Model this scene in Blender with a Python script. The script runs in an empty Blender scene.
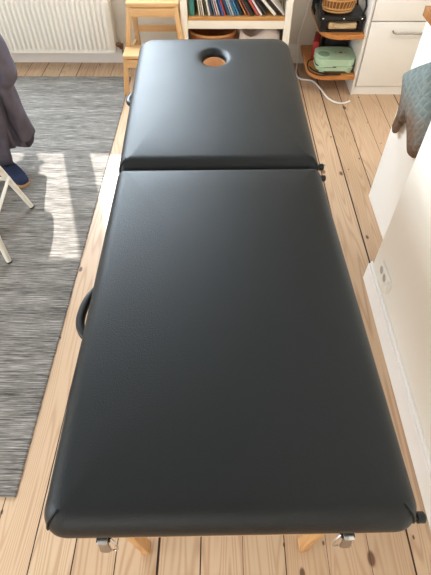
import bpy, bmesh, math, random
from mathutils import Vector, Matrix
random.seed(7)
PI = math.pi
SC = bpy.context.scene
COL = SC.collection
R = math.radians

# ------------------------------------------------------------------ materials
def srgb(r, g, b):
    f = lambda c: (c/255/12.92) if c <= 10 else (((c/255)+.055)/1.055)**2.4
    return (f(r), f(g), f(b), 1)

class NT:
    def __init__(s, name):
        s.m = bpy.data.materials.new(name); s.m.use_nodes = True
        s.t = s.m.node_tree; s.b = s.t.nodes['Principled BSDF']
        s.out = s.t.nodes['Material Output']
    def n(s, typ, ins=None, **kw):
        d = s.t.nodes.new('ShaderNode'+typ)
        for k, v in kw.items(): setattr(d, k, v)
        for k, v in (ins or {}).items(): s.set(d.inputs[k], v)
        return d
    def set(s, inp, v):
        if isinstance(v, bpy.types.NodeSocket): s.t.links.new(v, inp)
        elif isinstance(v, bpy.types.Node): s.t.links.new(v.outputs[0], inp)
        else: inp.default_value = v
    def math(s, op, a, b=0.0, c=0.0):
        d = s.n('Math', operation=op)
        s.set(d.inputs[0], a); s.set(d.inputs[1], b); s.set(d.inputs[2], c)
        return d.outputs[0]
    def mix(s, f, a, b, bt='MIX'):
        d = s.n('MixRGB', blend_type=bt)
        s.set(d.inputs[0], f); s.set(d.inputs[1], a); s.set(d.inputs[2], b)
        return d.outputs[0]
    def ramp(s, f, stops):
        d = s.n('ValToRGB'); s.set(d.inputs[0], f)
        e = d.color_ramp.elements
        while len(e) < len(stops): e.new(.5)
        for x, (p, c) in zip(e, stops): x.position = p; x.color = c
        return d.outputs[0]
    def coord(s, out='Object', scale=(1, 1, 1), loc=(0, 0, 0), rot=(0, 0, 0)):
        tc = s.n('TexCoord')
        mp = s.n('Mapping'); s.set(mp.inputs[0], tc.outputs[out])
        mp.inputs['Scale'].default_value = scale; mp.inputs['Location'].default_value = loc
        mp.inputs['Rotation'].default_value = rot
        return mp.outputs[0]
    def noise(s, vec, scale, detail=2, rough=.5, dist=0):
        d = s.n('TexNoise', {'Scale': scale, 'Detail': detail, 'Roughness': rough, 'Distortion': dist})
        s.set(d.inputs['Vector'], vec)
        return d.outputs['Fac']
    def bump(s, h, strength=.2, dist=.002):
        d = s.n('Bump', {'Strength': strength, 'Distance': dist, 'Height': h})
        s.set(s.b.inputs['Normal'], d.outputs[0])
    def base(s, col=None, rough=None, spec=None, metal=None):
        if col is not None: s.set(s.b.inputs['Base Color'], col)
        if rough is not None: s.set(s.b.inputs['Roughness'], rough)
        if spec is not None: s.set(s.b.inputs['Specular IOR Level'], spec)
        if metal is not None: s.set(s.b.inputs['Metallic'], metal)
        return s

def plain(name, rgb, rough=.5, var=.06, scale=30, spec=.4, metal=0, bump=0):
    t = NT(name); v = t.coord()
    f = t.noise(v, scale, 3)
    c = srgb(*rgb)
    lo = tuple(x*(1-var*2) for x in c[:3])+(1,); hi = tuple(min(1, x*(1+var*2)) for x in c[:3])+(1,)
    t.base(t.mix(f, lo, hi), rough, spec, metal)
    if bump: t.bump(t.noise(v, scale*6, 2), bump, .002)
    return t.m

def m_floor():
    t = NT('pine_boards'); W = .1235
    tc = t.n('TexCoord'); sep = t.n('SeparateXYZ', {0: tc.outputs['Object']})
    x, y = sep.outputs[0], sep.outputs[1]
    b = t.math('DIVIDE', t.math('SUBTRACT', x, -.0455+.1235*.0), W)
    idx = t.math('FLOOR', b); fr = t.math('FRACT', b)
    near = t.math('ROUND', b)
    rnd = t.n('TexWhiteNoise', noise_dimensions='1D'); t.set(rnd.inputs['W'], idx)
    rg = t.n('TexWhiteNoise', noise_dimensions='1D'); t.set(rg.inputs['W'], t.math('ADD', near, 37.3))
    edge = t.math('MULTIPLY', t.math('ABSOLUTE', t.math('SUBTRACT', b, near)), W)
    gw = t.math('MULTIPLY_ADD', rg.outputs[0], .0028, .0008)
    wob = t.math('MULTIPLY_ADD', t.noise(t.coord(scale=(1, 9, 1)), 1, 2), .0012, -.0006)
    gap = t.math('LESS_THAN', edge, t.math('ADD', gw, wob))
    # grain: contour lines of a stretched noise, different on each board
    off = t.math('MULTIPLY', rnd.outputs[0], 43.0)
    cv = t.n('CombineXYZ', {0: t.math('MULTIPLY', x, 15.0), 1: t.math('MULTIPLY_ADD', y, .75, off), 2: off})
    g1 = t.noise(cv.outputs[0], 1.0, 1.0, .35, .12)
    ring = t.math('SINE', t.math('MULTIPLY', g1, 120.0))
    ring = t.math('MULTIPLY_ADD', ring, .5, .5)
    ring = t.math('POWER', ring, 2.2)
    cv2 = t.n('CombineXYZ', {0: t.math('MULTIPLY', x, 260.0), 1: t.math('MULTIPLY_ADD', y, 5.0, off), 2: off})
    fine = t.noise(cv2.outputs[0], 1.0, 3, .6)
    base = t.ramp(rnd.outputs[0], [(0, srgb(194, 162, 130)), (.35, srgb(206, 178, 146)), (.7, srgb(203, 168, 137)), (1, srgb(190, 158, 124))])
    amt = t.math('MULTIPLY', t.noise(t.coord(scale=(3, .6, 1), loc=(4, 9, 0)), 1, 2), .95)
    c = t.mix(t.math('MULTIPLY', ring, amt), base, srgb(158, 108, 74))
    c = t.mix(t.math('MULTIPLY', fine, .24), c, srgb(224, 200, 170))
    # knots
    kc = t.n('CombineXYZ', {0: t.math('MULTIPLY', x, 8.1), 1: t.math('MULTIPLY', y, 4.3), 2: 0.0})
    vo = t.n('TexVoronoi', {'Vector': kc.outputs[0], 'Scale': 1.0, 'Randomness': 1.0}, voronoi_dimensions='2D')
    vr = t.n('SeparateColor', {0: vo.outputs['Color']})
    sz = t.math('MULTIPLY', t.math('GREATER_THAN', vr.outputs[0], .42), t.math('MULTIPLY_ADD', t.math('POWER', vr.outputs[1], 2.5), .085, .032))
    k = t.math('SUBTRACT', 1.0, t.math('DIVIDE', vo.outputs['Distance'], t.math('ADD', sz, .0001)))
    k = t.math('MULTIPLY', t.math('MAXIMUM', k, 0.0), 2.4); k = t.math('MINIMUM', k, .92)
    c = t.mix(k, c, srgb(82, 48, 28))
    dirt = t.noise(t.coord(scale=(2, 1, 1)), 2.3, 4)
    c = t.mix(t.math('MULTIPLY', dirt, .18), c, srgb(188, 146, 108))
    c = t.mix(gap, c, srgb(48, 30, 20))
    t.base(c, .42, .35)
    h = t.math('SUBTRACT', t.math('MULTIPLY', fine, .25), t.math('MULTIPLY', gap, 2.0))
    t.bump(h, .35, .002)
    return t.m

def m_wood(name, rgb, dark, axis=1, sc=1.0, rough=.4):
    t = NT(name)
    s = [28*sc]*3; s[axis] = 2.2*sc
    v = t.coord(scale=tuple(s))
    g = t.noise(v, 1.0, 2, .5, .3)
    ring = t.math('POWER', t.math('MULTIPLY_ADD', t.math('SINE', t.math('MULTIPLY', g, 40.0)), .5, .5), 2.0)
    f = t.noise(t.coord(scale=tuple(k*7 for k in s)), 1.0, 2)
    c = t.mix(t.math('MULTIPLY', ring, .55), srgb(*rgb), srgb(*dark))
    c = t.mix(t.math('MULTIPLY', f, .3), c, srgb(*[min(255, x+20) for x in rgb]))
    t.base(c, rough, .4); t.bump(f, .08, .001)
    return t.m

def m_blocks():
    t = NT('oak_block_worktop')
    v = t.coord(scale=(2.2, 22, 1))
    br = t.n('TexBrick', {'Vector': t.coord(scale=(1, 1, 1)), 'Color1': srgb(196, 138, 82), 'Color2': srgb(160, 100, 52), 'Mortar': srgb(110, 64, 34),
             'Scale': 1.0, 'Mortar Size': .0012, 'Brick Width': .45, 'Row Height': .04})
    f = t.noise(t.coord(scale=(8, 160, 60)), 1, 3)
    t.base(t.mix(t.math('MULTIPLY', f, .4), br.outputs[0], srgb(140, 84, 42)), .35, .4)
    return t.m

def m_rug():
    t = NT('grey_flatweave')
    a = t.noise(t.coord(scale=(7.0, 300, 1)), 1, 4, .75)
    b = t.noise(t.coord(scale=(14, 640, 1), loc=(3, 7, 0)), 1, 2, .6)
    d = t.noise(t.coord(scale=(1.2, 16, 1)), 1, 2)
    f = t.math('ADD', t.math('MULTIPLY', a, .62), t.math('MULTIPLY', b, .30)); f = t.math('ADD', f, t.math('MULTIPLY', d, .12))
    c = t.ramp(f, [(.41, srgb(52, 49, 46)), (.50, srgb(112, 107, 102)), (.56, srgb(148, 142, 135)), (.645, srgb(200, 193, 184))])
    t.base(c, .95, .05)
    t.bump(b, .5, .002)
    return t.m

def m_leather():
    t = NT('black_vinyl')
    v = t.coord()
    vo = t.n('TexVoronoi', {'Vector': v, 'Scale': 420.0}, feature='SMOOTH_F1')
    n = t.noise(v, 900, 2)
    big = t.noise(v, 9, 3)
    h = t.math('ADD', vo.outputs['Distance'], t.math('MULTIPLY', n, .35))
    r = t.math('MULTIPLY_ADD', big, .05, .41)
    t.base(srgb(9, 13, 15), r, .37)
    t.bump(h, .4, .0014)
    return t.m

def m_wall():
    t = NT('cream_wall_paint')
    v = t.coord()
    f = t.noise(v, 3, 4); g = t.noise(v, 220, 2)
    t.base(t.mix(f, srgb(236, 228, 215), srgb(241, 234, 222)), .6, .2)
    t.bump(g, .05, .001)
    return t.m

def m_quilt():
    t = NT('quilted_blue_grey_cloth')
    tc = t.n('TexCoord'); s = t.n('SeparateXYZ', {0: tc.outputs['Object']})
    wv = t.noise(tc.outputs['Object'], 14, 2)
    y = t.math('ADD', s.outputs[1], t.math('MULTIPLY', wv, .035)); z = t.math('ADD', s.outputs[2], t.math('MULTIPLY', wv, -.02))
    a = t.math('ADD', t.math('MULTIPLY', y, .95), t.math('MULTIPLY', z, .35))
    b = t.math('SUBTRACT', t.math('MULTIPLY', z, .95), t.math('MULTIPLY', y, .12))
    def ln(q):
        return t.math('ABSOLUTE', t.math('SINE', t.math('MULTIPLY', q, PI/.030)))
    p = t.math('MINIMUM', ln(a), ln(b)); p = t.math('POWER', p, .5)
    n = t.noise(tc.outputs['Object'], 16, 3); w = t.noise(tc.outputs['Object'], 500, 2)
    c = t.mix(n, srgb(98, 113, 115), srgb(122, 131, 128))
    c = t.mix(t.math('SUBTRACT', .5, t.math('MULTIPLY', p, .5)), c, srgb(172, 172, 160))
    # scorched brown wear towards thumb and finger tips
    st = t.math('MULTIPLY', t.math('SUBTRACT', .64, z), 9.0)
    st = t.math('MULTIPLY', st, t.math('MULTIPLY_ADD', t.noise(tc.outputs['Object'], 11, 3), 2.6, -.40))
    st = t.math('MINIMUM', t.math('MAXIMUM', st, 0.0), .85)
    c = t.mix(st, c, srgb(122, 94, 74))
    t.base(c, .9, .1)
    t.bump(t.math('ADD', p, t.math('MULTIPLY', w, .15)), .8, .006)
    return t.m

def m_wicker(name, a, b):
    t = NT(name); v = t.coord()
    w = t.n('TexWave', {'Vector': v, 'Scale': 30.0, 'Distortion': 1.5, 'Detail': 1.0}, bands_direction='Z')
    n = t.noise(v, 60, 3)
    c = t.mix(n, srgb(*a), srgb(*b))
    t.base(c, .55, .35); t.bump(w.outputs[1], .3, .003)
    return t.m

def m_glass():
    t = NT('window_glass')
    tr = t.n('BsdfTransparent', {0: (1, 1, 1, 1)}); gl = t.n('BsdfGlossy', {'Roughness': 0.0})
    mx = t.n('MixShader', {0: .05}); t.set(mx.inputs[1], tr); t.set(mx.inputs[2], gl)
    t.t.links.new(mx.outputs[0], t.out.inputs[0])
    return t.m

def m_added_blind():
    t = NT('added_roller_blind')
    df = t.n('BsdfDiffuse', {0: (.8, .84, .88, 1)}); tl = t.n('BsdfTranslucent', {0: (.80, .86, .92, 1)})
    mx = t.n('MixShader', {0: .45}); t.set(mx.inputs[1], df); t.set(mx.inputs[2], tl)
    t.t.links.new(mx.outputs[0], t.out.inputs[0])
    return t.m

M = dict(
    floor=m_floor(), wall=m_wall(), rug=m_rug(), leather=m_leather(), quilt=m_quilt(), glass=m_glass(),
    ceil=plain('white_ceiling_paint', (196, 195, 192), .7, .01, 4),
    base=plain('white_gloss_paint', (244, 239, 233), .35, .015, 12),
    frame=plain('white_window_paint', (236, 236, 234), .35, .01, 12),
    rad=plain('radiator_enamel', (246, 240, 229), .4, .01, 8),
    cab=plain('white_cabinet_front', (248, 245, 238), .3, .01, 6, .45),
    post=plain('ivory_bookcase_paint', (250, 244, 230), .35, .01, 10),
    chrome=plain('chrome', (206, 206, 204), .18, .03, 20, .5, 1),
    steel=plain('brushed_steel', (168, 164, 158), .32, .05, 40, .5, 1),
    brass=plain('brown_brass', (120, 82, 56), .35, .1, 60, .5, .8),
    black=plain('black_plastic', (22, 22, 23), .38, .05, 30),
    blackcloth=plain('black_cloth', (28, 28, 30), .85, .1, 60, .2, 0, .2),
    beech=m_wood('beech_stool', (222, 180, 128), (198, 148, 94), 0),
    beechz=m_wood('beech_stool_upright', (222, 180, 128), (198, 148, 94), 2),
    tleg=m_wood('pale_beech_leg', (214, 164, 108), (176, 120, 70), 2),
    shelfw=m_wood('honey_pine_shelf', (196, 130, 68), (160, 94, 42), 0),
    casew=m_wood('orange_pine_shelf', (204, 150, 88), (176, 116, 58), 0),
    oak=m_blocks(),
    chair=plain('cream_chair_paint', (232, 226, 212), .4, .02, 20),
    jacket=plain('charcoal_jacket_cloth', (92, 87, 97), .85, .12, 26, .15, 0, .25),
    jackettrim=plain('dark_jacket_ribbing', (68, 63, 72), .9, .1, 80, .1, 0, .3),
    navy=plain('navy_felt', (54, 62, 88), .9, .08, 60, .1, 0, .3),
    tan=plain('tan_sole', (178, 142, 104), .8, .1, 60, .1),
    mint=plain('mint_plastic', (182, 210, 178), .35, .02, 10, .5),
    mintd=plain('mint_plastic_recess', (134, 166, 136), .45, .02, 10, .4),
    basket=m_wicker('red_brown_wicker', (186, 112, 62), (150, 78, 42)),
    liner=plain('orange_wood_liner', (226, 178, 136), .5, .06, 30),
    weave=m_wicker('dark_wicker_weave', (150, 100, 54), (104, 62, 30)),
    wicker=m_wicker('pale_wicker', (216, 170, 112), (184, 132, 76)),
    paper=plain('white_paper_bag', (224, 210, 200), .8, .05, 14, .1, 0, .3),
    beige=plain('beige_cloth', (208, 178, 138), .85, .08, 24, .1, 0, .3),
    red=plain('red_card', (156, 36, 34), .5, .06, 20),
    cable=plain('white_cable_sheath', (250, 248, 244), .4, .01, 10),
    sock=plain('white_socket_plastic', (238, 232, 222), .3, .01, 10),
    hole=plain('socket_hole_grey', (178, 170, 160), .6, .03, 20),
    added_blind=m_added_blind(),
    leaf=plain('plant_leaf', (62, 104, 52), .5, .15, 30),
    clay=plain('clay_pot', (176, 104, 72), .8, .08, 20),
)
PAGE = plain('page_paper', (226, 216, 196), .85, .05, 60, .1)

# ------------------------------------------------------------------ mesh helpers
def bm_box(bm, lo, hi, bev=0, mat=None):
    g = bmesh.ops.create_cube(bm, size=1)
    vs = g['verts']
    for v in vs:
        v.co = Vector([lo[i]+(v.co[i]+.5)*(hi[i]-lo[i]) for i in range(3)])
    if bev:
        es = list({e for v in vs for e in v.link_edges})
        r = bmesh.ops.bevel(bm, geom=es, offset=bev, segments=2, affect='EDGES', profile=.5)
        vs = list({v for f in r['faces'] for v in f.verts} | {v for v in vs if v.is_valid})
    if mat is not None:
        for v in vs: v.co = mat @ v.co
    return vs

def bm_tube(bm, pts, rad, seg=10, cap=True, flat=1.0, up=(0, 0, 1)):
    pts = [Vector(p) for p in pts]; n = len(pts)
    rads = rad if isinstance(rad, (list, tuple)) else [rad]*n
    rings = []; ref = Vector(up)
    for i, p in enumerate(pts):
        d = (pts[min(i+1, n-1)]-pts[max(i-1, 0)]).normalized()
        a = ref-d*ref.dot(d)
        if a.length < 1e-4: a = Vector((1, 0, 0))-d*d.x
        a.normalize(); b = d.cross(a); ref = a
        rings.append([bm.verts.new(p+(a*math.cos(2*PI*k/seg)*flat+b*math.sin(2*PI*k/seg))*rads[i]) for k in range(seg)])
    for i in range(n-1):
        for k in range(seg):
            bm.faces.new((rings[i][k], rings[i][(k+1) % seg], rings[i+1][(k+1) % seg], rings[i+1][k]))
    if cap:
        bm.faces.new(rings[0][::-1]); bm.faces.new(rings[-1])

def smooth_path(pts, sub=6):
    pts = [Vector(p) for p in pts]; out = []
    for i in range(len(pts)-1):
        p0, p1, p2, p3 = pts[max(i-1, 0)], pts[i], pts[i+1], pts[min(i+2, len(pts)-1)]
        for k in range(sub):
            t = k/sub
            out.append(.5*((2*p1)+(p2-p0)*t+(2*p0-5*p1+4*p2-p3)*t*t+(3*p1-p0-3*p2+p3)*t**3))
    return out+[pts[-1]]

def bm_bar(bm, p, q, w, d, up=(0, 0, 1), bev=.003):
    p, q = Vector(p), Vector(q); z = (q-p); L = z.length; z.normalize()
    x = Vector(up).cross(z)
    if x.length < 1e-4: x = Vector((1, 0, 0))
    x.normalize(); y = z.cross(x)
    m = Matrix((x, y, z)).transposed().to_4x4(); m.translation = p
    bm_box(bm, (-w/2, -d/2, 0), (w/2, d/2, L), bev, m)

def bm_lathe(bm, prof, c=(0, 0, 0), seg=24, sx=1, sy=1, capb=True, capt=False, ax='z'):
    rings = []
    def co(r, h, k):
        a = 2*PI*k/seg; u, v = r*math.cos(a)*sx, r*math.sin(a)*sy
        p = {'z': (u, v, h), 'x': (h, u, v), 'y': (u, h, v)}[ax]
        return Vector(p)+Vector(c)
    for r, h in prof: rings.append([bm.verts.new(co(r, h, k)) for k in range(seg)])
    for i in range(len(rings)-1):
        for k in range(seg):
            bm.faces.new((rings[i][k], rings[i][(k+1) % seg], rings[i+1][(k+1) % seg], rings[i+1][k]))
    if capb: bm.faces.new(rings[0][::-1])
    if capt: bm.faces.new(rings[-1])

def bm_prism(bm, outline, z0, z1, bev=0, mat=None):
    lo = [bm.verts.new((x, y, z0)) for x, y in outline]
    hi = [bm.verts.new((x, y, z1)) for x, y in outline]
    n = len(outline); fs = [bm.faces.new(lo[::-1]), bm.faces.new(hi)]
    for i in range(n): fs.append(bm.faces.new((lo[i], lo[(i+1) % n], hi[(i+1) % n], hi[i])))
    vs = lo+hi
    if bev:
        es = [e for e in fs[0].edges]+[e for e in fs[1].edges]
        r = bmesh.ops.bevel(bm, geom=es, offset=bev, segments=2, affect='EDGES', profile=.5)
        vs = list({v for f in r['faces'] for v in f.verts} | {v for v in vs if v.is_valid})
    if mat is not None:
        for v in vs: v.co = mat @ v.co

def obj(name, bm, mat, parent=None, smooth=True, loc=None, angle=40):
    bmesh.ops.recalc_face_normals(bm, faces=bm.faces)
    me = bpy.data.meshes.new(name); bm.to_mesh(me); bm.free()
    if smooth:
        me.polygons.foreach_set('use_smooth', [True]*len(me.polygons))
        try: me.set_sharp_from_angle(angle=R(angle))
        except Exception: pass
    me.materials.append(M[mat] if isinstance(mat, str) else mat)
    o = bpy.data.objects.new(name, me); COL.objects.link(o)
    if parent: o.parent = parent
    if loc: o.location = loc
    return o

def tag(o, label, cat, group=None):
    o['label'] = label; o['category'] = cat
    if group: o['group'] = group
    return o

def thing(name, label, cat, loc=(0, 0, 0), rz=0, group=None):
    o = bpy.data.objects.new(name, None); COL.objects.link(o)
    o.empty_display_size = .05
    o.location = loc; o.rotation_euler = (0, 0, rz)
    return tag(o, label, cat, group)

def struct(name, bm, mat, parent=None, smooth=False):
    o = obj(name, bm, mat, parent, smooth)
    if not parent: o['kind'] = 'structure'
    return o

def B(*boxes, bev=0):
    bm = bmesh.new()
    for b in boxes: bm_box(bm, b[0], b[1], b[2] if len(b) > 2 else bev)
    return bm

def subsurf(o, n=1):
    m = o.modifiers.new('Subdivision', 'SUBSURF'); m.levels = n; m.render_levels = n
    return o

# ------------------------------------------------------------------ the room
XL, XR, YF, YB, ZC = -3.2, 2.5, -2.7, 3.44, 2.5
struct('floor', B(((XL, YF, -.05), (XR, YB, 0))), 'floor')
struct('ceiling', B(((XL-.12, YF-.12, ZC), (XR+.12, YB+.12, ZC+.1))), 'ceil')
WX0, WX1, WZ0, WZ1 = -2.55, .16, 1.09, 2.08
struct('wall_back', B(((XL, YB, 0), (WX0, YB+.12, ZC)), ((WX1, YB, 0), (XR, YB+.12, ZC)),
                      ((WX0, YB, 0), (WX1, YB+.12, WZ0)), ((WX0, YB, WZ1), (WX1, YB+.12, ZC))), 'wall')
LY0, LY1, LZ0, LZ1 = -1.5, .5, .9, 2.1
struct('wall_left', B(((XL-.12, YF, 0), (XL, LY0, ZC)), ((XL-.12, LY1, 0), (XL, YB+.12, ZC)),
                      ((XL-.12, LY0, 0), (XL, LY1, LZ0)), ((XL-.12, LY0, LZ1), (XL, LY1, ZC))), 'wall')
FX0, FX1, FZ0, FZ1 = -1.6, 0.0, .9, 2.1
struct('wall_front', B(((XL-.12, YF-.12, 0), (FX0, YF, ZC)), ((FX1, YF-.12, 0), (XR, YF, ZC)),
                       ((FX0, YF-.12, 0), (FX1, YF, FZ0)), ((FX0, YF-.12, FZ1), (FX1, YF, ZC))), 'wall')
struct('wall_right', B(((.66, YF, 0), (.78, 1.29, ZC))), 'wall')
struct('wall_kitchen', B(((XR, YF-.12, 0), (XR+.12, YB+.12, ZC))), 'wall')
bm = B(((.645, YF, 0), (.66, 1.304, .095), .002), ((.651, YF, .095), (.66, 1.302, .112), .002),
       ((.6605, 1.29, 0), (.78, 1.304, .095), .002))
struct('baseboard_right', bm, 'base')
struct('baseboard_back', B(((XL, 3.425, 0), (.90, 3.44, .11), .002), ((XL, 3.43, .11), (.90, 3.44, .13), .002)), 'base')
struct('baseboard_left', B(((XL, YF, 0), (XL+.015, YB-.015, .12), .002)), 'base')

def window(name, axis, pos, a0, a1, z0, z1, mulls, depth=.05):
    """frame and panes; mulls = list of (lo, hi) bars"""
    def bx(u0, u1, w0, w1, d=depth):
        if axis == 'y': return ((u0, pos-d/2, w0), (u1, pos+d/2, w1))
        return ((pos-d/2, u0, w0), (pos+d/2, u1, w1))
    bars = [bx(a0, a1, z0, z0+.07), bx(a0, a1, z1-.07, z1), bx(a0, a0+.05, z0+.07, z1-.07), bx(a1-.05, a1, z0+.07, z1-.07)]
    bars += [bx(u0, u1, z0+.07, z1-.07) for u0, u1 in mulls]
    f = struct(name, B(*bars), 'frame')
    obj('window_pane', B(bx(a0+.05, a1-.05, z0+.07, z1-.07, .006)), 'glass', f, False)
    return f
SUN_E = R(42)
window('window_1', 'y', 3.50, WX0, WX1, WZ0, WZ1+.0, [(-1.30, -1.16), (-1.98, -1.86), (-.61, -.49)])
obj('added_blind', B(((-.53, 3.462, WZ0+.01), (.155, 3.465, WZ1-.03)), ((-.53, 3.452, WZ1-.045), (.155, 3.476, WZ1-.002))), 'added_blind', bpy.data.objects['window_1'])  # unseen blind added over the widened pane: stops sun, lifts table sheen
struct('trim_1', B(((WX0-.04, 3.38, WZ0-.03), (WX1+.04, 3.47, WZ0), .004)), 'frame')
window('window_added_left', 'x', XL-.06, LY0, LY1, LZ0, LZ1, [(-.54, -.46)])  # added in the unseen left wall to carry fill light
window('window_added_front', 'y', YF-.06, FX0, FX1, FZ0, FZ1, [(-.84, -.76)])  # added behind the camera to carry fill light

# unseen plant added on the back sill to cast a ragged shadow
pl = thing('added_shadow_plant', 'unseen leafy potted plant added on the sill to cast a ragged shadow', 'plant', (-1.475, 3.42, WZ0))
bm = bmesh.new(); bm_lathe(bm, [(.030, 0), (.042, .085), (.045, .085), (.045, .1), (.038, .1), (.034, .07)], seg=20); obj('pot', bm, 'clay', pl)
bm = bmesh.new(); rr = random.Random(3)
for k in range(2): bm_tube(bm, smooth_path([(0, 0, .07), (.01*(k-.5), 0, .35), (.03*(k-.5), .0, .78)], 4), .004, 6)
obj('stem', bm, 'leaf', pl)
bm = bmesh.new()
for k in range(150):
    h = .10+.70*rr.random()**1.25; a = rr.random()*2*PI; L = .040+.030*rr.random(); w = .018
    d = Vector((math.cos(a), math.sin(a)*.4, .35)).normalized(); s = d.cross(Vector((0, .9, .3))).normalized()
    p = Vector((-.06*h+rr.uniform(-.035, .035), 0, h))
    v = [bm.verts.new(p), bm.verts.new(p+d*L*.5+s*w), bm.verts.new(p+d*L), bm.verts.new(p+d*L*.5-s*w)]
    bm.faces.new(v)
lf = obj('foliage', bm, 'leaf', pl); lf['kind'] = 'stuff'
so = lf.modifiers.new('Solidify', 'SOLIDIFY'); so.thickness = .0012

# ------------------------------------------------------------------ rug
bm = bmesh.new(); rr = random.Random(5)
x0, x1, y0, y1 = -3.05, -.632, .378, 3.19
ny = 140
prev = None
for i in range(ny+1):
    y = y0+(y1-y0)*i/ny; w = .0008*math.sin(i*2.2)+.0012*rr.random()
    row = [bm.verts.new((x0, y, .0)), bm.verts.new((x0, y, .007)), bm.verts.new((x1+w-.006, y, .007)), bm.verts.new((x1+w, y, .004)), bm.verts.new((x1+w, y, .0005))]
    if i in (0, ny):
        bm.faces.new(row if i else row[::-1])
    if prev:
        for k in range(4): bm.faces.new((prev[k], prev[k+1], row[k+1], row[k]))
        bm.faces.new((prev[4], prev[0], row[0], row[4]))
    prev = row
tag(obj('rug', bm, 'rug', smooth=False), 'grey streaky flat-woven rug on the pine floor', 'rug')

# ------------------------------------------------------------------ massage table
TB = thing('massage_table', 'black padded folding massage table with a face hole, on wooden legs', 'massage table', (.002, 1.115, 0), R(1.45))
def cushion(v0, v1, hw0, hw1, rc0, rc1, hole=None, zt=.700, th=.078):
    """upholstered panel: rounded edges, crowned top, optional face hole (u,v,ru,rv)"""
    NQ = 14; NS = 18
    def loop(inset, z):
        pts = []
        cs = [(hw0, v0, 0, -1), (hw1, v1, 1, 1), (-hw1, v1, 1, 1), (-hw0, v0, 0, -1)]
        A = [(-PI/2, 0), (0, PI/2), (PI/2, PI), (PI, 1.5*PI)]
        corners = []
        for (cx, cy, e, sg), (a0, a1) in zip(cs, A):
            r = max((rc1 if e else rc0)-inset*.75, .004)
            ox = (cx-math.copysign(inset, cx)); oy = cy-sg*inset
            c = (ox-math.copysign(r, cx), oy-sg*r)
            corners.append([(c[0]+r*math.cos(a0+(a1-a0)*k/NQ), c[1]+r*math.sin(a0+(a1-a0)*k/NQ)) for k in range(NQ+1)])
        for i in range(4):
            pts += corners[i]
            p, q = corners[i][-1], corners[(i+1) % 4][0]
            pts += [(p[0]+(q[0]-p[0])*k/NS, p[1]+(q[1]-p[1])*k/NS) for k in range(1, NS)]
        return [Vector((x, y, z)) for x, y in pts]
    zb = zt-th
    prof = [(.02, zb), (.008, zb+.002), (.002, zb+.012), (0, zb+.028)]
    rt = th-.032
    for k in range(1, 9):
        a = k/8*PI/2
        prof.append((.044*(1-math.cos(a))**1.0, zb+.030+rt*math.sin(a)))
    bm = bmesh.new(); rings = []
    for i, z in prof: rings.append([bm.verts.new(p) for p in loop(i, z)])
    outer = loop(prof[-1][0], zt); n = len(outer)
    cu, cv = (hole[0], hole[1]) if hole else (0, (v0+v1)/2)
    if hole:
        tgt = []
        for p in outer:
            a = math.atan2((p.y-cv)/hole[3], (p.x-cu)/hole[2])
            tgt.append(a)
        def hl(s, z): return [Vector((cu+math.cos(a)*(hole[2]+s), cv+math.sin(a)*(hole[3]+s), z)) for a in tgt]
        inner = hl(.026, zt)
    else:
        inner = [Vector((p.x*.05, cv+(p.y-cv)*.05, zt)) for p in outer]
    steps = 10
    for s in range(1, steps+1):
        t = s/steps
        ring = []
        for p, q in zip(outer, inner):
            v = p.lerp(q, t); v.z = zt+.0035*math.sin(min(1, t*1.5)*PI/2)
            ring.append(bm.verts.new(v))
        rings.append(ring)
    if hole:
        for k in range(1, 7):
            a = k/6*PI/2
            rings.append([bm.verts.new(p) for p in hl(.026-.026*math.sin(a), zt+.0035-.024*(1-math.cos(a)))])
        rings.append([bm.verts.new(p) for p in hl(.0, zb+.056)])
        rings.append([bm.verts.new(p) for p in hl(.003, zb+.052)])
        rings.append([bm.verts.new(p) for p in hl(.006, zb)])
    for a, b in zip(rings[:-1], rings[1:]):
        for k in range(n): bm.faces.new((a[k], a[(k+1) % n], b[(k+1) % n], b[k]))
    if hole:
        a, b = rings[-1], rings[0]
        for k in range(n): bm.faces.new((a[k], a[(k+1) % n], b[(k+1) % n], b[k]))
    else:
        bm.faces.new(rings[-1]); bm.faces.new(rings[0][::-1])
    return bm
HOLE = (-.004, .762, .046, .068)
c1 = obj('cushion', cushion(-.957, .036, .3235, .313, .042, .022), 'leather', TB, angle=80)
c2 = obj('cushion', cushion(.043, .985, .315, .329, .022, .075, HOLE), 'leather', TB, angle=80)
bm = bmesh.new()
bm_lathe(bm, [(.0505, .619), (.0505, .673), (.0455, .673), (.0455, .619), (.0505, .619)], (HOLE[0], HOLE[1], 0), 40, 1, (HOLE[3]+.0045)/.0505, capb=False)
obj('hole_liner', bm, 'liner', c2)
# stitched seams at the cushion corners
def seam(par, hw, v, su, sv, r):
    bm = bmesh.new(); pts = []
    for k in range(7):
        a = k/8*PI/2; i = .044*(1-math.cos(a))
        rr_ = max(r-i*.75, .004); q = rr_*(1-.7071)
        pts.append((su*(hw-i-q+.0006), v-sv*(i+q-.0006), .654+.046*math.sin(a)+.0012))
    bm_tube(bm, pts, .0016, 6)
    obj('seam', bm, 'black', par)
seam(c1, .3235, -.957, -1, -1, .042); seam(c1, .3235, -.957, 1, -1, .042)
seam(c2, .315, .043, 1, -1, .022); seam(c2, .315, .043, -1, -1, .022)
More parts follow.
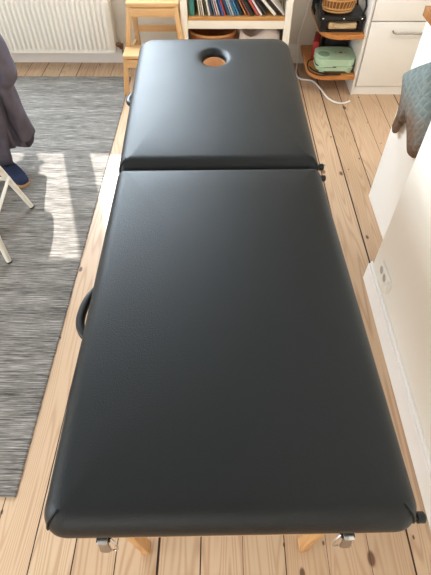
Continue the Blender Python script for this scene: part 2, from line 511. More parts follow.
# wooden frame under each cushion, black underside panel
for v0, v1 in ((-.94, .028), (.052, .97)):
    bm = bmesh.new(); e = .285
    bm_box(bm, (-e, v0, .545), (e, v0+.022, .622), .003); bm_box(bm, (-e, v1-.022, .545), (e, v1, .622), .003)
    bm_box(bm, (-e, v0+.022, .545), (-e+.022, v1-.022, .622), .003); bm_box(bm, (e-.022, v0+.022, .545), (e, v1-.022, .622), .003)
    obj('frame', bm, 'tleg', TB)
    bm = bmesh.new()
    if v0 < 0: bm_box(bm, (-.30, v0-.004, .612), (.30, v1, .6225), .002)
    else:
        bm_box(bm, (-.30, v0, .612), (.30, HOLE[1]-.075, .6225), .002); bm_box(bm, (-.30, HOLE[1]+.075, .612), (.30, v1, .6225), .002)
        bm_box(bm, (-.30, HOLE[1]-.075, .612), (HOLE[0]-.052, HOLE[1]+.075, .6225)); bm_box(bm, (HOLE[0]+.052, HOLE[1]-.075, .612), (.30, HOLE[1]+.075, .6225))
    obj('underside_panel', bm, 'blackcloth', TB)
for su in (-1, 1):
    for sv in (-1, 1):
        bm = bmesh.new()
        bm_bar(bm, (su*.276, sv*.856, .60), (su*.231, sv*.866, .012), .021, .034, (0, 1, 0), .003)
        lg = obj('leg', bm, 'tleg', TB)
        bm = bmesh.new(); bm_bar(bm, (su*.232, sv*.866, .022), (su*.230, sv*.866, 0), .024, .037, (0, 1, 0), .003)
        obj('foot_pad', bm, 'tleg', lg)
        bm = bmesh.new(); bm_bar(bm, (su*.245, sv*.865, .45), (su*.245, sv*.30, .58), .03, .018, (1, 0, 0), .003)
        obj('brace', bm, 'tleg', TB)
for sv in (-1, 1):
    bm = bmesh.new(); bm_box(bm, (-.25, sv*.862-.012, .34), (.25, sv*.862+.012, .38), .003)
    obj('crossbar', bm, 'tleg', TB)
# draw latches hanging at the near end
for x in (-.227, .209):
    bm = B(((x-.010, -.9475, .580), (x+.010, -.9405, .612), .0015), ((x-.009, -.962, .606), (x+.009, -.9405, .612), .001))
    lt = obj('latch', bm, 'chrome', TB)
    bm = bmesh.new()
    bm_prism(bm, [(-.0105, -.024), (-.009, .006), (.009, .006), (.0105, -.024), (.005, -.030), (-.005, -.030)], 0, .004, .0012,
             Matrix.Translation((x, -.957, .594)) @ Matrix.Rotation(R(78), 4, 'X'))
    obj('latch_lever', bm, 'steel', lt)
    bm = bmesh.new(); s = 1 if x < 0 else -1
    bm_tube(bm, smooth_path([(x+s*.012, -.951, .604), (x+s*.021, -.958, .59), (x+s*.02, -.962, .567), (x+s*.011, -.962, .562)], 4), .0022, 8)
    obj('latch_hook', bm, 'chrome', lt)
    bm = bmesh.new(); bm_tube(bm, [(x-.012, -.953, .603), (x+.012, -.953, .603)], .0042, 10)
    obj('latch_pin', bm, 'black', lt)
# strap handles on the left side
def handle(va, vb, bulge, x=-.306, z=.632):
    bm = bmesh.new()
    pts = smooth_path([(x+.012, va, z), (x-bulge*.55, va+(vb-va)*.06, z), (x-bulge, va+(vb-va)*.30, z), (x-bulge*.85, va+(vb-va)*.62, z),
                       (x-bulge*.35, va+(vb-va)*.86, z), (x+.012, vb, z)], 5)
    n = len(pts); bm_tube(bm, pts, [.0065+.0045*math.sin(PI*i/(n-1)) for i in range(n)], 10)
    h = obj('handle', bm, 'black', TB)
    for v in (va, vb):
        bm = bmesh.new(); bm_box(bm, (x-.004, v-.012, z-.012), (x+.022, v+.012, z+.012), .003); obj('handle_bracket', bm, 'steel', h)
handle(-.548, -.372, .036)
handle(.515, .61, .020, -.318)
for (x, v, r, z) in ((.331, -.933, .010, .638), (.324, .082, .011, .650), (.322, .030, .010, .645)):
    bm = bmesh.new(); sx = 1 if x > 0 else -1
    bm_lathe(bm, [(.006, -.03*sx), (.006, -.004*sx), (r, -.004*sx), (r, .008*sx), (r*.7, .011*sx)], (x, v, z), 18, capt=True, ax='x')
    obj('knob', bm, 'black', TB)

# ------------------------------------------------------------------ radiator
RD = thing('radiator', 'cream ribbed panel radiator on the back wall above the baseboard', 'radiator', (-1.65, 3.345, .12))
bm = bmesh.new(); pit = .0333; nr = 54; xr = .912
prof = []
for k in range(nr):
    xx = xr-.02-(k+1)*pit
    for t, d in ((0, 0), (.26, 0), (.42, .013), (.58, .015), (.86, .013)): prof.append((xx+t*pit, -.045-d))
prof.sort()
prof = [(-xr, -.045)]+prof+[(xr, -.045)]
def zprof(f): return [(0.0, .002), (.012, .0), (.03, .0), (.036, 1), (.56, 1), (.566, 0), (.60, 0)]
rows = []
for h, f in ((0, 0), (.028, 0), (.036, 1), (.564, 1), (.572, 0), (.60, 0)):
    rows.append([bm.verts.new((x, (y if f else -.045), h)) for x, y in prof])
rows.insert(0, [bm.verts.new((x, -.035, 0)) for x, y in prof]); rows.append([bm.verts.new((x, -.035, .60)) for x, y in prof])
for a, b in zip(rows[:-1], rows[1:]):
    for k in range(len(prof)-1): bm.faces.new((a[k], a[k+1], b[k+1], b[k]))
bm_box(bm, (-xr, -.035, .0), (xr, -.02, .60))
obj('panel', bm, 'rad', RD, angle=60)
bm = B(((-xr+.01, .015, .02), (xr-.01, .03, .58), .004)); obj('rear_panel', bm, 'rad', RD)
for sx in (-1, 1): obj('side_cover', B(((sx*xr-.004, -.04, .01), (sx*xr+.004, .035, .60), .002)), 'rad', RD)
bm = B(((-xr, -.04, .595), (xr, .035, .607), .002)); obj('top_grille', bm, 'rad', RD)
for sx in (-.48, .48): obj('wall_bracket', B(((sx-.02, .03, .1), (sx+.02, .0945, .55))), 'rad', RD)
bm = bmesh.new(); bm_tube(bm, [(xr, -.01, .045), (xr+.055, -.01, .045)], .010, 12)
bm_lathe(bm, [(.015, 0), (.017, .004), (.017, .024), (.013, .028)], (xr+.012, -.01, .045), 12, capt=True, ax='x')
bm_lathe(bm, [(.012, -.045), (.016, -.04), (.016, -.018), (.012, -.012)], (xr+.045, -.01, .045), 12, capt=True, ax='y')
vl = obj('valve', bm, 'brass', RD)
bm = bmesh.new(); bm_tube(bm, [(xr+.045, -.01, .04), (xr+.045, -.01, -.12)], .0075, 12)
bm_lathe(bm, [(.02, -.12), (.02, -.112), (.009, -.108)], (xr+.045, -.01, 0), 14); obj('pipe', bm, 'steel', vl)

# ------------------------------------------------------------------ step stool
ST = thing('step_stool', 'light beech two-step stool in front of the back wall', 'stool', (-.421, 3.14, 0))
def board(x0, x1, y0, y1, z0, z1): return B(((x0, y0, z0), (x1, y1, z1), .005))
obj('top_step', board(-.163, .163, -.05, .13, .480, .505), 'beech', ST)
obj('lower_step', board(-.196, .196, -.215, -.046, .240, .262), 'beech', ST)
for s in (-1, 1):
    bm = bmesh.new(); bm_bar(bm, (s*.144, -.037, .480), (s*.178, -.064, .2625), .032, .028, (0, 1, 0)); obj('upper_leg', bm, 'beechz', ST)
    bm = bmesh.new(); bm_bar(bm, (s*.180, -.19, .240), (s*.208, -.20, .001), .032, .028, (0, 1, 0)); obj('front_leg', bm, 'beechz', ST)
    bm = bmesh.new(); bm_bar(bm, (s*.144, .10, .480), (s*.146, .17, .001), .032, .028, (0, 1, 0)); obj('rear_leg', bm, 'beechz', ST)
    bm = bmesh.new(); bm_bar(bm, (s*.184, -.17, .215), (s*.150, .10, .215), .05, .018, (1, 0, 0)); obj('side_rail', bm, 'beech', ST)
    bm = bmesh.new(); bm_bar(bm, (s*.150, -.03, .455), (s*.150, .10, .455), .045, .018, (1, 0, 0)); obj('side_rail', bm, 'beech', ST)
for (y, z, w, h) in ((-.046, .452, .142, .05), (.098, .452, .142, .05), (-.203, .210, .178, .05), (.125, .30, .132, .04)):
    bm = B(((-w, y-.009, z-h/2), (w, y+.009, z+h/2), .003)); obj('rail', bm, 'beech', ST)

# ------------------------------------------------------------------ bookcase
BC = thing('bookcase', 'ivory bookcase with pine shelf boards behind the massage table', 'bookcase', (.104, 3.10, 0))
def bb(lo, hi, b=.003): return B((lo, hi, b))
HB = .80
for s in (-1, 1):
    x = s*.348-(.021 if s > 0 else .021)
    obj('upright', bb((s*.329-.021, 0, 0), (s*.329+.021, .045, HB)), 'post', BC)
    obj('upright', bb((s*.329-.021, .275, 0), (s*.329+.021, .32, HB)), 'post', BC)
    obj('side_panel', bb((s*.329-.009, .045, .06), (s*.329+.009, .275, HB-.01)), 'post', BC)
for z in (.403, .05):
    obj('shelf_board', bb((-.306, .004, z), (.306, .305, z+.022)), 'casew', BC)
    obj('shelf_rail', bb((-.308, .008, z-.05), (.308, .028, z)), 'post', BC)
obj('top_board', bb((-.36, -.01, HB), (.36, .325, HB+.025)), 'post', BC)
obj('back_panel', bb((-.31, .306, .05), (.31, .316, HB)), 'post', BC)

# books on the shelf, spines outwards, leaning more and more to the left
SZ = .425
books = [  # thick, height, spine colour, lean degrees, words
 (.044, .260, (58, 128, 116), 2, 'thick teal book upright at the left end of the shelf'),
 (.012, .275, (226, 220, 206), 8, 'thin white book right beside the thick teal one'),
 (.010, .265, (214, 200, 174), 9, 'thin cream booklet, third from the left end of the shelf'),
 (.011, .280, (236, 232, 222), 10, 'thin ivory booklet leaning beside the cream booklet'),
 (.015, .255, (92, 84, 58), 12, 'dark olive book between pale booklets near the left end'),
 (.018, .275, (230, 226, 218), 13, 'white book right of the dark olive one'),
 (.013, .250, (70, 88, 112), 14, 'slate blue book just right of a white one'),
 (.011, .270, (120, 140, 160), 16, 'thin grey blue book leaning between slate blue and pink'),
 (.012, .260, (222, 178, 174), 17, 'thin pink book, leftmost pink spine on the shelf'),
 (.013, .275, (196, 206, 214), 18, 'pale blue grey book between pink and bright blue spines'),
 (.020, .265, (48, 84, 150), 20, 'bright blue book left of the coral red spine'),
 (.013, .262, (206, 84, 72), 20, 'thin coral red book between two blue books'),
 (.018, .268, (56, 88, 128), 22, 'dark blue book right of the coral red spine'),
 (.012, .255, (150, 178, 196), 23, 'thin light blue book in the middle of the blue group'),
 (.012, .275, (218, 220, 216), 24, 'thin white book in the middle of the blue group'),
 (.016, .262, (64, 120, 164), 25, 'medium blue book right of the thin white one'),
 (.012, .270, (90, 150, 186), 26, 'thin sky blue book at the right of the blue group'),
 (.014, .258, (38, 62, 92), 28, 'navy book leaning beside the orange brown one'),
 (.010, .255, (196, 138, 82), 31, 'thin orange brown booklet leaning next to the plum book'),
 (.014, .262, (150, 78, 88), 33, 'plum red book left of the dark green spine'),
 (.012, .268, (40, 76, 58), 34, 'dark green book between plum and black spines'),
 (.010, .250, (40, 36, 38), 34, 'thin black booklet just right of the dark green spine'),
 (.020, .262, (204, 98, 96), 36, 'salmon red book leaning left towards the dark green one'),
 (.018, .268, (234, 220, 218), 37, 'pinkish white book leaning right of the salmon red one'),
 (.012, .262, (70, 66, 70), 40, 'thin charcoal booklet leaning at the right of the shelf'),
 (.024, .275, (242, 238, 230), 45, 'thick white book leaning steeply near the right end'),
 (.024, .272, (52, 36, 36), 47, 'dark maroon book leaning steeply near the right end'),
 (.014, .265, (236, 230, 222), 47, 'last white book leaning against the right upright'),
]
def roundspine(th, h, dp):
    bm = bmesh.new(); n = 8
    ol = [(-th/2, dp), (-th/2, .006)]+[(-th/2*math.cos(PI*k/n), .006-.006*math.sin(PI*k/n)) for k in range(1, n)]+[(th/2, .006), (th/2, dp)]
    bm_prism(bm, ol[::-1], 0, h, .0012)
    return bm
gaps = [0]+[books[i-1][1]*math.sin(max(0, R(books[i][3]-books[i-1][3])))/math.cos(R(books[i][3])) for i in range(1, len(books))]
fw = [b[0]/math.cos(R(b[3])) for b in books]
scale = (.404-(-.191)-sum(gaps))/sum(fw)
pos = -.191
for i, (th, h, c, lean, lab) in enumerate(books):
    a = R(lean); t2 = th*scale
    w = fw[i]*scale
    xr_ = pos+gaps[i]+w; pos = xr_+.0002
    bk = thing('book', lab, 'book', (xr_-t2*math.cos(a)*.5, 3.118+.006*((i*7) % 5)/4, SZ+t2*.5*math.sin(a)+.0006), 0, 'books on the bookcase shelf')
    bk.rotation_euler = (0, -a, 0)
    t = plain('book_cover_%d' % i, c, .45, .07, 40)
    dp = .17
    bm = bmesh.new(); k = t2*.46
    bm_box(bm, (-t2/2, .004, 0), (-t2/2+.0018, dp, h)); bm_box(bm, (t2/2-.0018, .004, 0), (t2/2, dp, h))
    ol = [(-t2/2, .008), (-t2/2, .004), (-t2*.3, 0), (t2*.3, 0), (t2/2, .004), (t2/2, .008)]
    bm_prism(bm, ol, 0, h)
    obj('cover', bm, t, bk, False)
    bm = bmesh.new(); bm_box(bm, (-t2/2+.0019, .0082, .003), (t2/2-.0019, dp-.003, h-.003)); obj('pages', bm, PAGE, bk, False)

# basket and paper bag on the bottom shelf of the bookcase
bs = thing('basket', 'red-brown oval basket on the lowest shelf of the bookcase', 'basket', (-.045, 3.265, .072))
bs.scale = (1, 1, .93)
bm = bmesh.new(); bm_lathe(bm, [(.115, 0), (.135, .06), (.15, .16), (.158, .235), (.152, .235), (.142, .16), (.128, .06), (.11, .008), (.001, .008)], seg=36, sx=1, sy=.88)
obj('basket_body', bm, 'basket', bs)
bm = bmesh.new(); ring = [(.158*math.cos(2*PI*k/36), .158*.88*math.sin(2*PI*k/36), .24) for k in range(37)]
bm_tube(bm, ring, .009, 8, cap=False); obj('rim', bm, 'casew', bs)
pb = thing('paper_bag', 'crumpled pale paper bag beside the basket on the low shelf', 'bag', (.272, 3.25, .072))
bm = bmesh.new(); bmesh.ops.create_grid(bm, x_segments=2, y_segments=2, size=.1); bm.clear()
bm_box(bm, (-.138, -.09, 0), (.128, .10, .225)); bmesh.ops.subdivide_edges(bm, edges=bm.edges, cuts=7, use_grid_fill=True)
rr = random.Random(11)
for v in bm.verts:
    if v.co.z > .01:
        f = v.co.z/.225
        v.co += Vector((rr.uniform(-1, 1)*.006, rr.uniform(-1, 1)*.006, rr.uniform(-1, 1)*.007*f))
        v.co.z += f*(.028*math.sin(v.co.x*26)+.012*math.sin(v.co.y*50))
        v.co.y *= 1-.15*f
obj('bag_body', bm, 'paper', pb, angle=180)

# ------------------------------------------------------------------ kitchen cabinet at the back
CF = 2.95
KC = thing('kitchen_cabinet', 'white base cabinet with a bar handle beside the corner shelves', 'cabinet', (.905, CF, 0))
obj('carcass', B(((.0, .02, .055), (.016, .475, .87), .001), ((.016, .02, .055), (.62, .475, .073)), ((.604, .02, .073), (.62, .475, .87)), ((.016, .46, .073), (.604, .475, .87)), ((.016, .02, .852), (.604, .46, .87))), 'cab', KC)
obj('side_panel', B(((-.002, -.002, 0), (.0, .478, .87)), ((-.012, .0, 0), (-.002, .478, .87), .001)), 'cab', KC)
obj('plinth', B(((.0, .012, 0), (.62, .03, .055))), 'cab', KC)
dr = obj('door', B(((.012, 0, .062), (.617, .02, .453), .0018)), 'cab', KC)
d2 = obj('drawer', B(((.012, 0, .459), (.617, .02, .655), .0018)), 'cab', KC)
d3 = obj('drawer', B(((.012, 0, .661), (.617, .02, .862), .0018)), 'cab', KC)
def bar_handle(par, z):
    bm = bmesh.new(); bm_tube(bm, smooth_path([(.155, .002, z), (.155, -.024, z), (.165, -.032, z)], 4), .0055, 10)
    bm_tube(bm, smooth_path([(.465, .002, z), (.465, -.024, z), (.455, -.032, z)], 4), .0055, 10)
    bm_tube(bm, [(.160, -.031, z), (.460, -.031, z)], .0065, 12)
    obj('handle', bm, 'steel', par)
bar_handle(dr, .402); bar_handle(d2, .61); bar_handle(d3, .815)
KD = thing('kitchen_cabinet', 'white base cabinet further right, mostly hidden by the end panel', 'cabinet', (1.527, CF, 0))
obj('carcass', B(((.0, .02, .055), (.9, .475, .87))), 'cab', KD)
obj('plinth', B(((.0, .012, 0), (.9, .019, .055))), 'cab', KD)
for x in (.003, .453):
    d = obj('door', B(((x, 0, .062), (x+.444, .0195, .862), .0018)), 'cab', KD)
tag(obj('worktop', B(((.88, 2.93, .871), (2.45, 3.438, .905), .003)), 'oak'), 'oak block worktop over the white cabinets at the back', 'worktop')

# corner shelves with a rounded end, fixed to the cabinet side
def corner_shelf(z, lab, xl=.588):
    bm = bmesh.new(); th = .027
    ol = [(.891, 3.438), (.891, 2.945), (xl+.132, 2.935)]
    c = (xl+.127, 3.06); r = .125
    for k in range(1, 12):
        a = -PI/2-k/12*PI/2; ol.append((c[0]+r*math.cos(a), c[1]+r*math.sin(a)))
    ol += [(xl, 3.08), (xl, 3.424)]
    bm_prism(bm, ol[::-1], z-th, z, .003)
    return tag(obj('shelf', bm, 'shelfw'), lab, 'shelf', 'rounded corner shelves')
corner_shelf(.384, 'rounded honey pine shelf holding the black case and wicker basket', .625)
corner_shelf(.134, 'rounded honey pine shelf holding the mint green toaster')

# mint sandwich toaster on the lower shelf
TS = thing('sandwich_toaster', 'mint green sandwich toaster on the lower corner shelf', 'toaster', (.762, 3.070, .134))
TS.scale = (1.12, 1.10, .92)
def lid_outline(w, d, n=10, rn=.055):
    o = []
    for cx, cy, a0 in ((w-rn, -d+rn, -PI/2), (w-rn, d-rn, 0), (-w+rn, d-rn, PI/2), (-w+rn, -d+rn, PI)):
        for k in range(n+1):
            a = a0+k/n*PI/2; o.append((cx+rn*math.cos(a), cy+rn*math.sin(a)))
    return o
bm = bmesh.new(); bm_prism(bm, lid_outline(.112, .092), .018, .044, .008); obj('lower_body', bm, 'mint', TS, angle=60)
bm = bmesh.new(); bm_prism(bm, lid_outline(.1155, .0955), .045, .052, 0); obj('gap_strip', bm, 'black', TS)
bm = bmesh.new(); bm_prism(bm, lid_outline(.114, .094), .052, .096, .016); ld = obj('lid', bm, 'mint', TS, angle=60)
bm = bmesh.new(); bm_prism(bm, lid_outline(.036, .044, 8, .03), .0955, .098, .001, Matrix.Translation((-.066, -.010, 0))); obj('recess', bm, 'mintd', ld)
bm = bmesh.new(); ring = [(-.066+.037*math.cos(2*PI*k/24), -.010+.046*math.sin(2*PI*k/24), .0965) for k in range(25)]
bm_tube(bm, ring, .004, 8, cap=False); obj('recess_rim', bm, 'mint', ld)
bm = bmesh.new(); bm_prism(bm, [(-.012, -.006), (0, -.010), (.012, -.006), (.010, .003), (.004, .004), (0, .012), (-.004, .004), (-.010, .003)], .0965, .098, 0, Matrix.Translation((.034, .012, 0))); obj('badge', bm, 'red', ld)
for dx in (-.036, .036, ):
    bm = bmesh.new(); bm_lathe(bm, [(.003, .0962), (.003, .0975)], (.034+dx*.8, .012, 0), 10, capt=True); obj('indicator_dot', bm, 'black', ld)
for sx in (-1, 1):
    for sy in (-1, 1):
        bm = B(((sx*.078-.014, sy*.070-.012, 0), (sx*.078+.014, sy*.070+.012, .022), .004)); obj('foot', bm, 'mint', TS)
bm = bmesh.new(); bm_box(bm, (-.105, -.100, .048), (-.02, -.088, .060), .004); bm_box(bm, (-.0, -.0975, .044), (.095, -.088, .051), .002); obj('latch', bm, 'mint', TS)
bm = bmesh.new()
bm_tube(bm, smooth_path([(-.09, .05, .03), (-.135, .05, .02), (-.15, .0, .006), (-.145, -.07, .006), (-.10, -.12, .006), (-.03, -.115, .006), (.03, -.108, .006), (-.06, -.10, .006), (-.12, -.06, .006), (-.14, -.02, .012)], 6), .0042, 8)
obj('cord', bm, 'black', TS)
# things behind it
rb = thing('red_box', 'narrow red box behind the mint toaster on the lower shelf', 'box', (.668, 3.255, .134), R(-14))
obj('box_body', B(((-.02, -.09, 0), (.02, .09, .12), .002)), 'red', rb)
obj('label_strip', B(((-.0215, -.07, .05), (-.0195, .07, .07))), 'black', rb)
kt = thing('kitchen_appliance', 'low black appliance with a white top standing behind the toaster', 'appliance', (.775, 3.27, .134))
obj('appliance_body', B(((-.06, -.06, 0), (.085, .09, .17), .006)), 'black', kt)
obj('white_top', B(((-.07, -.075, .17), (.088, .10, .185), .004)), 'cable', kt)

# black case with basket on the upper shelf
BCZ = .384
cs = thing('storage_case', 'black open-fronted case with silver rivets on the upper corner shelf', 'case', (.742, 3.07, BCZ))
obj('case_base', B(((-.125, -.09, 0), (.135, .14, .012), .003)), 'black', cs)
obj('case_side', B(((-.125, -.09, .012), (-.085, .14, .08), .004)), 'black', cs)
obj('case_side', B(((.108, -.09, .012), (.135, .14, .08), .004)), 'black', cs)
obj('case_top', B(((-.135, -.095, .062), (.142, .14, .09), .007)), 'black', cs)
obj('case_back', B(((-.085, .12, .012), (.108, .14, .062))), 'black', cs)
for x in (-.115, .01, .12):
    bm = bmesh.new(); bm_lathe(bm, [(.0055, 0), (.0055, -.002), (.003, -.004)], (x, -.094, .077), 12, capt=True, ax='y'); obj('rivet', bm, 'chrome', cs)
bm = bmesh.new(); bm_tube(bm, smooth_path([(.125, -.06, .085), (.142, -.04, .13), (.128, .0, .185), (.10, .05, .20), (.115, .09, .15), (.125, .10, .085)], 6), .006, 8); obj('carry_strap', bm, 'black', cs)
bm = bmesh.new(); bm_tube(bm, smooth_path([(-.11, -.07, .088), (-.135, -.06, .12), (-.13, -.02, .16), (-.10, .03, .17), (-.11, .05, .088)], 6), .009, 8); obj('side_grip', bm, 'black', cs)
cl = thing('folded_cloth', 'folded beige cloth stuffed inside the black case', 'cloth', (.757, 3.04, BCZ+.0125))
bm = bmesh.new(); bm_box(bm, (-.09, -.055, 0), (.085, .09, .036), .01)
bmesh.ops.subdivide_edges(bm, edges=bm.edges, cuts=2, use_grid_fill=True)
for v in bm.verts:
    if v.co.z > .01: v.co.z += .006*math.sin(v.co.x*40+v.co.y*25)
obj('fold', bm, 'beige', cl, angle=180)
bm = bmesh.new(); bm_tube(bm, smooth_path([(-.06, -.062, .026), (-.02, -.064, .016), (.04, -.063, .022), (.078, -.060, .018)], 5), [.008]*16, 8); obj('folded_edge', bm, 'beige', cl)
wk = thing('wicker_basket', 'pale oval wicker basket on top of the black case', 'basket', (.722, 3.065, BCZ+.0905))
bm = bmesh.new(); bm_lathe(bm, [(.072, 0), (.085, .012), (.098, .05), (.108, .085), (.102, .085), (.092, .05), (.078, .014), (.001, .010)], seg=40, sx=1.0, sy=.80); obj('basket_body', bm, 'weave', wk)
bm = bmesh.new()
for h, r in ((.014, .087), (.030, .093), (.078, .107), (.090, .108)):
    bm_tube(bm, [(r*math.cos(2*PI*k/40), r*.80*math.sin(2*PI*k/40), h) for k in range(41)], .0055, 8, cap=False)
obj('woven_rim', bm, 'wicker', wk)
bm = bmesh.new()
for k in range(30):
    a = 2*PI*k/30; bm_tube(bm, [(.094*math.cos(a), .094*.8*math.sin(a), .03), (.108*math.cos(a+.05), .108*.8*math.sin(a+.05), .078)], .0028, 5)
obj('stakes', bm, 'wicker', wk)
wc = tag(obj('dark_pouch', (lambda b: (bm_box(b, (.612, 3.22, BCZ+.0005), (.70, 3.36, BCZ+.15), .02), b)[1])(bmesh.new()), 'blackcloth'), 'dark soft pouch behind the wicker basket on the upper corner shelf', 'pouch')

# white cable
bm = bmesh.new()
bm_tube(bm, smooth_path([(.63, 3.41, .56), (.603, 3.40, .406), (.565, 3.39, .24), (.560, 3.385, .16), (.572, 3.38, .05), (.566, 3.33, .006), (.553, 3.24, .006), (.575, 3.17, .006), (.66, 3.135, .006), (.70, 3.02, .006), (.725, 2.91, .006), (.765, 2.845, .006), (.82, 2.828, .006), (.872, 2.858, .006)], 6), .0055, 8)
tag(obj('cable', bm, 'cable'), 'white cable running down the wall and across the pine floor', 'cable')
hk = thing('wall_hook', 'small dark hook on the wall above the white cable', 'hook', (.585, 3.44, .44))
bm = bmesh.new(); bm_lathe(bm, [(.011, 0), (.011, -.006), (.005, -.01)], (0, 0, 0), 12, capt=True, ax='y'); obj('hook_plate', bm, 'black', hk)
bm = bmesh.new(); bm_tube(bm, smooth_path([(0, -.008, 0), (0, -.026, -.004), (0, -.03, .01)], 4), .0035, 8); obj('hook_arm', bm, 'black', hk)

# ------------------------------------------------------------------ peninsula cabinet, oven mitt, socket
PX = .79
PC = thing('end_cabinet', 'white cabinet end panel under the oak top behind the right wall', 'cabinet', (PX, 1.32, 0))
obj('side_panel', B(((0, .0, 0), (.018, .555, .852), .0015)), 'cab', PC)
obj('carcass', B(((.018, .0, .05), (.60, .535, .852))), 'cab', PC)
obj('plinth', B(((.018, .0, 0), (.60, .50, .05))), 'cab', PC)
for x in (.021, .312): obj('door', B(((x, .535, .06), (x+.286, .554, .845), .0015)), 'cab', PC)
tag(obj('worktop', B(((.772, 1.32, .853), (1.42, 1.89, .887), .003)), 'oak'), 'oak block worktop corner above the oven mitt', 'worktop')

OM = thing('oven_mitt', 'grey-blue quilted oven mitt hanging on the white cabinet end panel', 'oven mitt', (PX, 1.74, .80))
from math import atan2
def mitt():
    ol = [(1.873, .642), (1.80, .694), (1.72, .745), (1.645, .783), (1.60, .733), (1.545, .655), (1.497, .585), (1.484, .535), (1.497, .492),
          (1.53, .466), (1.572, .452), (1.600, .452), (1.625, .468), (1.655, .492), (1.690, .516), (1.716, .520), (1.732, .497), (1.752, .456),
          (1.772, .428), (1.792, .420), (1.808, .434), (1.812, .462), (1.806, .510), (1.815, .560), (1.845, .605)]
    pts = [Vector((0, a, b)) for a, b in ol]
    sm = smooth_path(pts+[pts[0]], 3)[:-1]
    # keep the cuff corners crisp
    bm = bmesh.new()
    vs = [bm.verts.new(p) for p in sm]; f = bm.faces.new(vs)
    bmesh.ops.triangulate(bm, faces=[f])
    bmesh.ops.subdivide_edges(bm, edges=bm.edges, cuts=3, use_grid_fill=True)
    bmesh.ops.beautify_fill(bm, faces=bm.faces, edges=bm.edges)
    def dist(p):
        d = 9
        for i in range(len(sm)):
            a, b = sm[i], sm[(i+1) % len(sm)]; ab = b-a; t = max(0, min(1, (p-a).dot(ab)/ab.dot(ab)))
            d = min(d, (p-a-ab*t).length)
        return d
    h = {v: .021*(1-math.exp(-dist(v.co)/.018)) for v in bm.verts}
    geo = bmesh.ops.duplicate(bm, geom=bm.verts[:]+bm.edges[:]+bm.faces[:])
    mp = geo['vert_map']
    front = list(h)
    for v in front:
        w = mp[v]; d = h[v]
        v.co.x = -.012-d-.008; w.co.x = -.012+d*.35
    bmesh.ops.remove_doubles(bm, verts=bm.verts, dist=.0001)
    # close the rim
    be = [e for e in bm.edges if e.is_boundary]
    bmesh.ops.bridge_loops(bm, edges=be)
    return bm
om = obj('mitt_body', mitt(), 'quilt', None, angle=180)
om.location = (PX-.0005-.0, 0, 0)
om.parent = OM; om.matrix_parent_inverse = Matrix.Translation((-PX, -1.74, -.80))
bm = bmesh.new(); bm_tube(bm, smooth_path([(PX-.016, 1.66, .770), (PX-.016, 1.655, .80), (PX-.016, 1.645, .815), (PX-.016, 1.64, .80), (PX-.016, 1.65, .770)], 5), .004, 8)
lp = obj('hanging_loop', bm, 'quilt', None); lp.parent = OM; lp.matrix_parent_inverse = Matrix.Translation((-PX, -1.74, -.80))
mh = thing('wall_hook', 'small steel hook on the end panel holding the oven mitt', 'hook', (PX, 1.6475, .808))
bm = bmesh.new(); bm_tube(bm, [(0, 0, 0), (-.028, 0, .0), (-.032, 0, .008)], .003, 8); obj('hook_arm', bm, 'steel', mh)

SK = thing('wall_socket', 'white double wall socket low on the right wall', 'socket', (.66, 1.150, .182))
obj('cover_plate', B(((-.010, -.066, -.029), (0, .066, .029), .003)), 'sock', SK)
for y in (.036, -.006):
    bm = bmesh.new(); bm_lathe(bm, [(.021, -.0102), (.021, -.0115), (.018, -.0115), (.017, -.0104), (.0165, -.0104)], (0, y, 0), 20, capb=False, capt=False, ax='x'); s = obj('outlet', bm, 'sock', SK)
    bm = bmesh.new(); bm_lathe(bm, [(.0165, -.0101), (.0165, -.0106)], (0, y, 0), 20, capt=True, ax='x'); obj('outlet_well', bm, 'hole', s)
obj('switch_block', B(((-.022, -.066, -.027), (-.0095, -.046, .027), .004)), 'sock', SK)

# ------------------------------------------------------------------ chair with jacket, shoe
CH = thing('dining_chair', 'cream painted wooden chair with splayed legs on the grey rug', 'chair', (-1.19, 1.57, .0115))
def leg(p, q, r0=.012, r1=.017, nm='leg'):
    bm = bmesh.new(); p, q = Vector(p), Vector(q)
    bm_tube(bm, [p.lerp(q, k/6) for k in range(7)], [r0+(r1-r0)*k/6 for k in range(7)], 14)
    o = obj(nm, bm, 'chair', CH)
    bm = bmesh.new(); d = (q-p).normalized(); bm_tube(bm, [p-d*.0, p+d*.006], r0+.0012, 14); obj('leg_tip', bm, 'black', o)
    return o
leg((.24, .185, .0), (.10, .165, .43)); leg((.238, -.195, 0), (.225, -.165, .43))
leg((-.24, .185, 0), (-.15, .165, .43)); leg((-.24, -.195, 0), (-.20, -.165, .43))
def rod(p, q, r=.008, nm='stretcher'):
    bm = bmesh.new(); bm_tube(bm, [p, q], r, 10); obj(nm, bm, 'chair', CH)
rod((-.2025, .177, .18), (.18, .177, .18)); rod((.19, .177, .19), (.232, -.184, .19)); rod((-.2, .177, .19), (-.223, -.184, .19))
bm = bmesh.new(); ol = []
for k in range(32):
    a = 2*PI*k/32; c_, s_ = math.cos(a), math.sin(a)
    ol.append((.235*math.copysign(abs(c_)**.55, c_), .215*math.copysign(abs(s_)**.55, s_)))
bm_prism(bm, ol, .43, .455, .008); obj('seat', bm, 'chair', CH)
for x in (-.17, -.085, 0, .085, .17): rod((x, .195, .445), (x*1.12, .50, .80), .008, 'back_spindle')
bm = bmesh.new(); bm_tube(bm, smooth_path([(-.22, .485, .80), (-.1, .51, .815), (.1, .51, .815), (.22, .485, .80)], 5), .02, 10); obj('top_rail', bm, 'chair', CH)

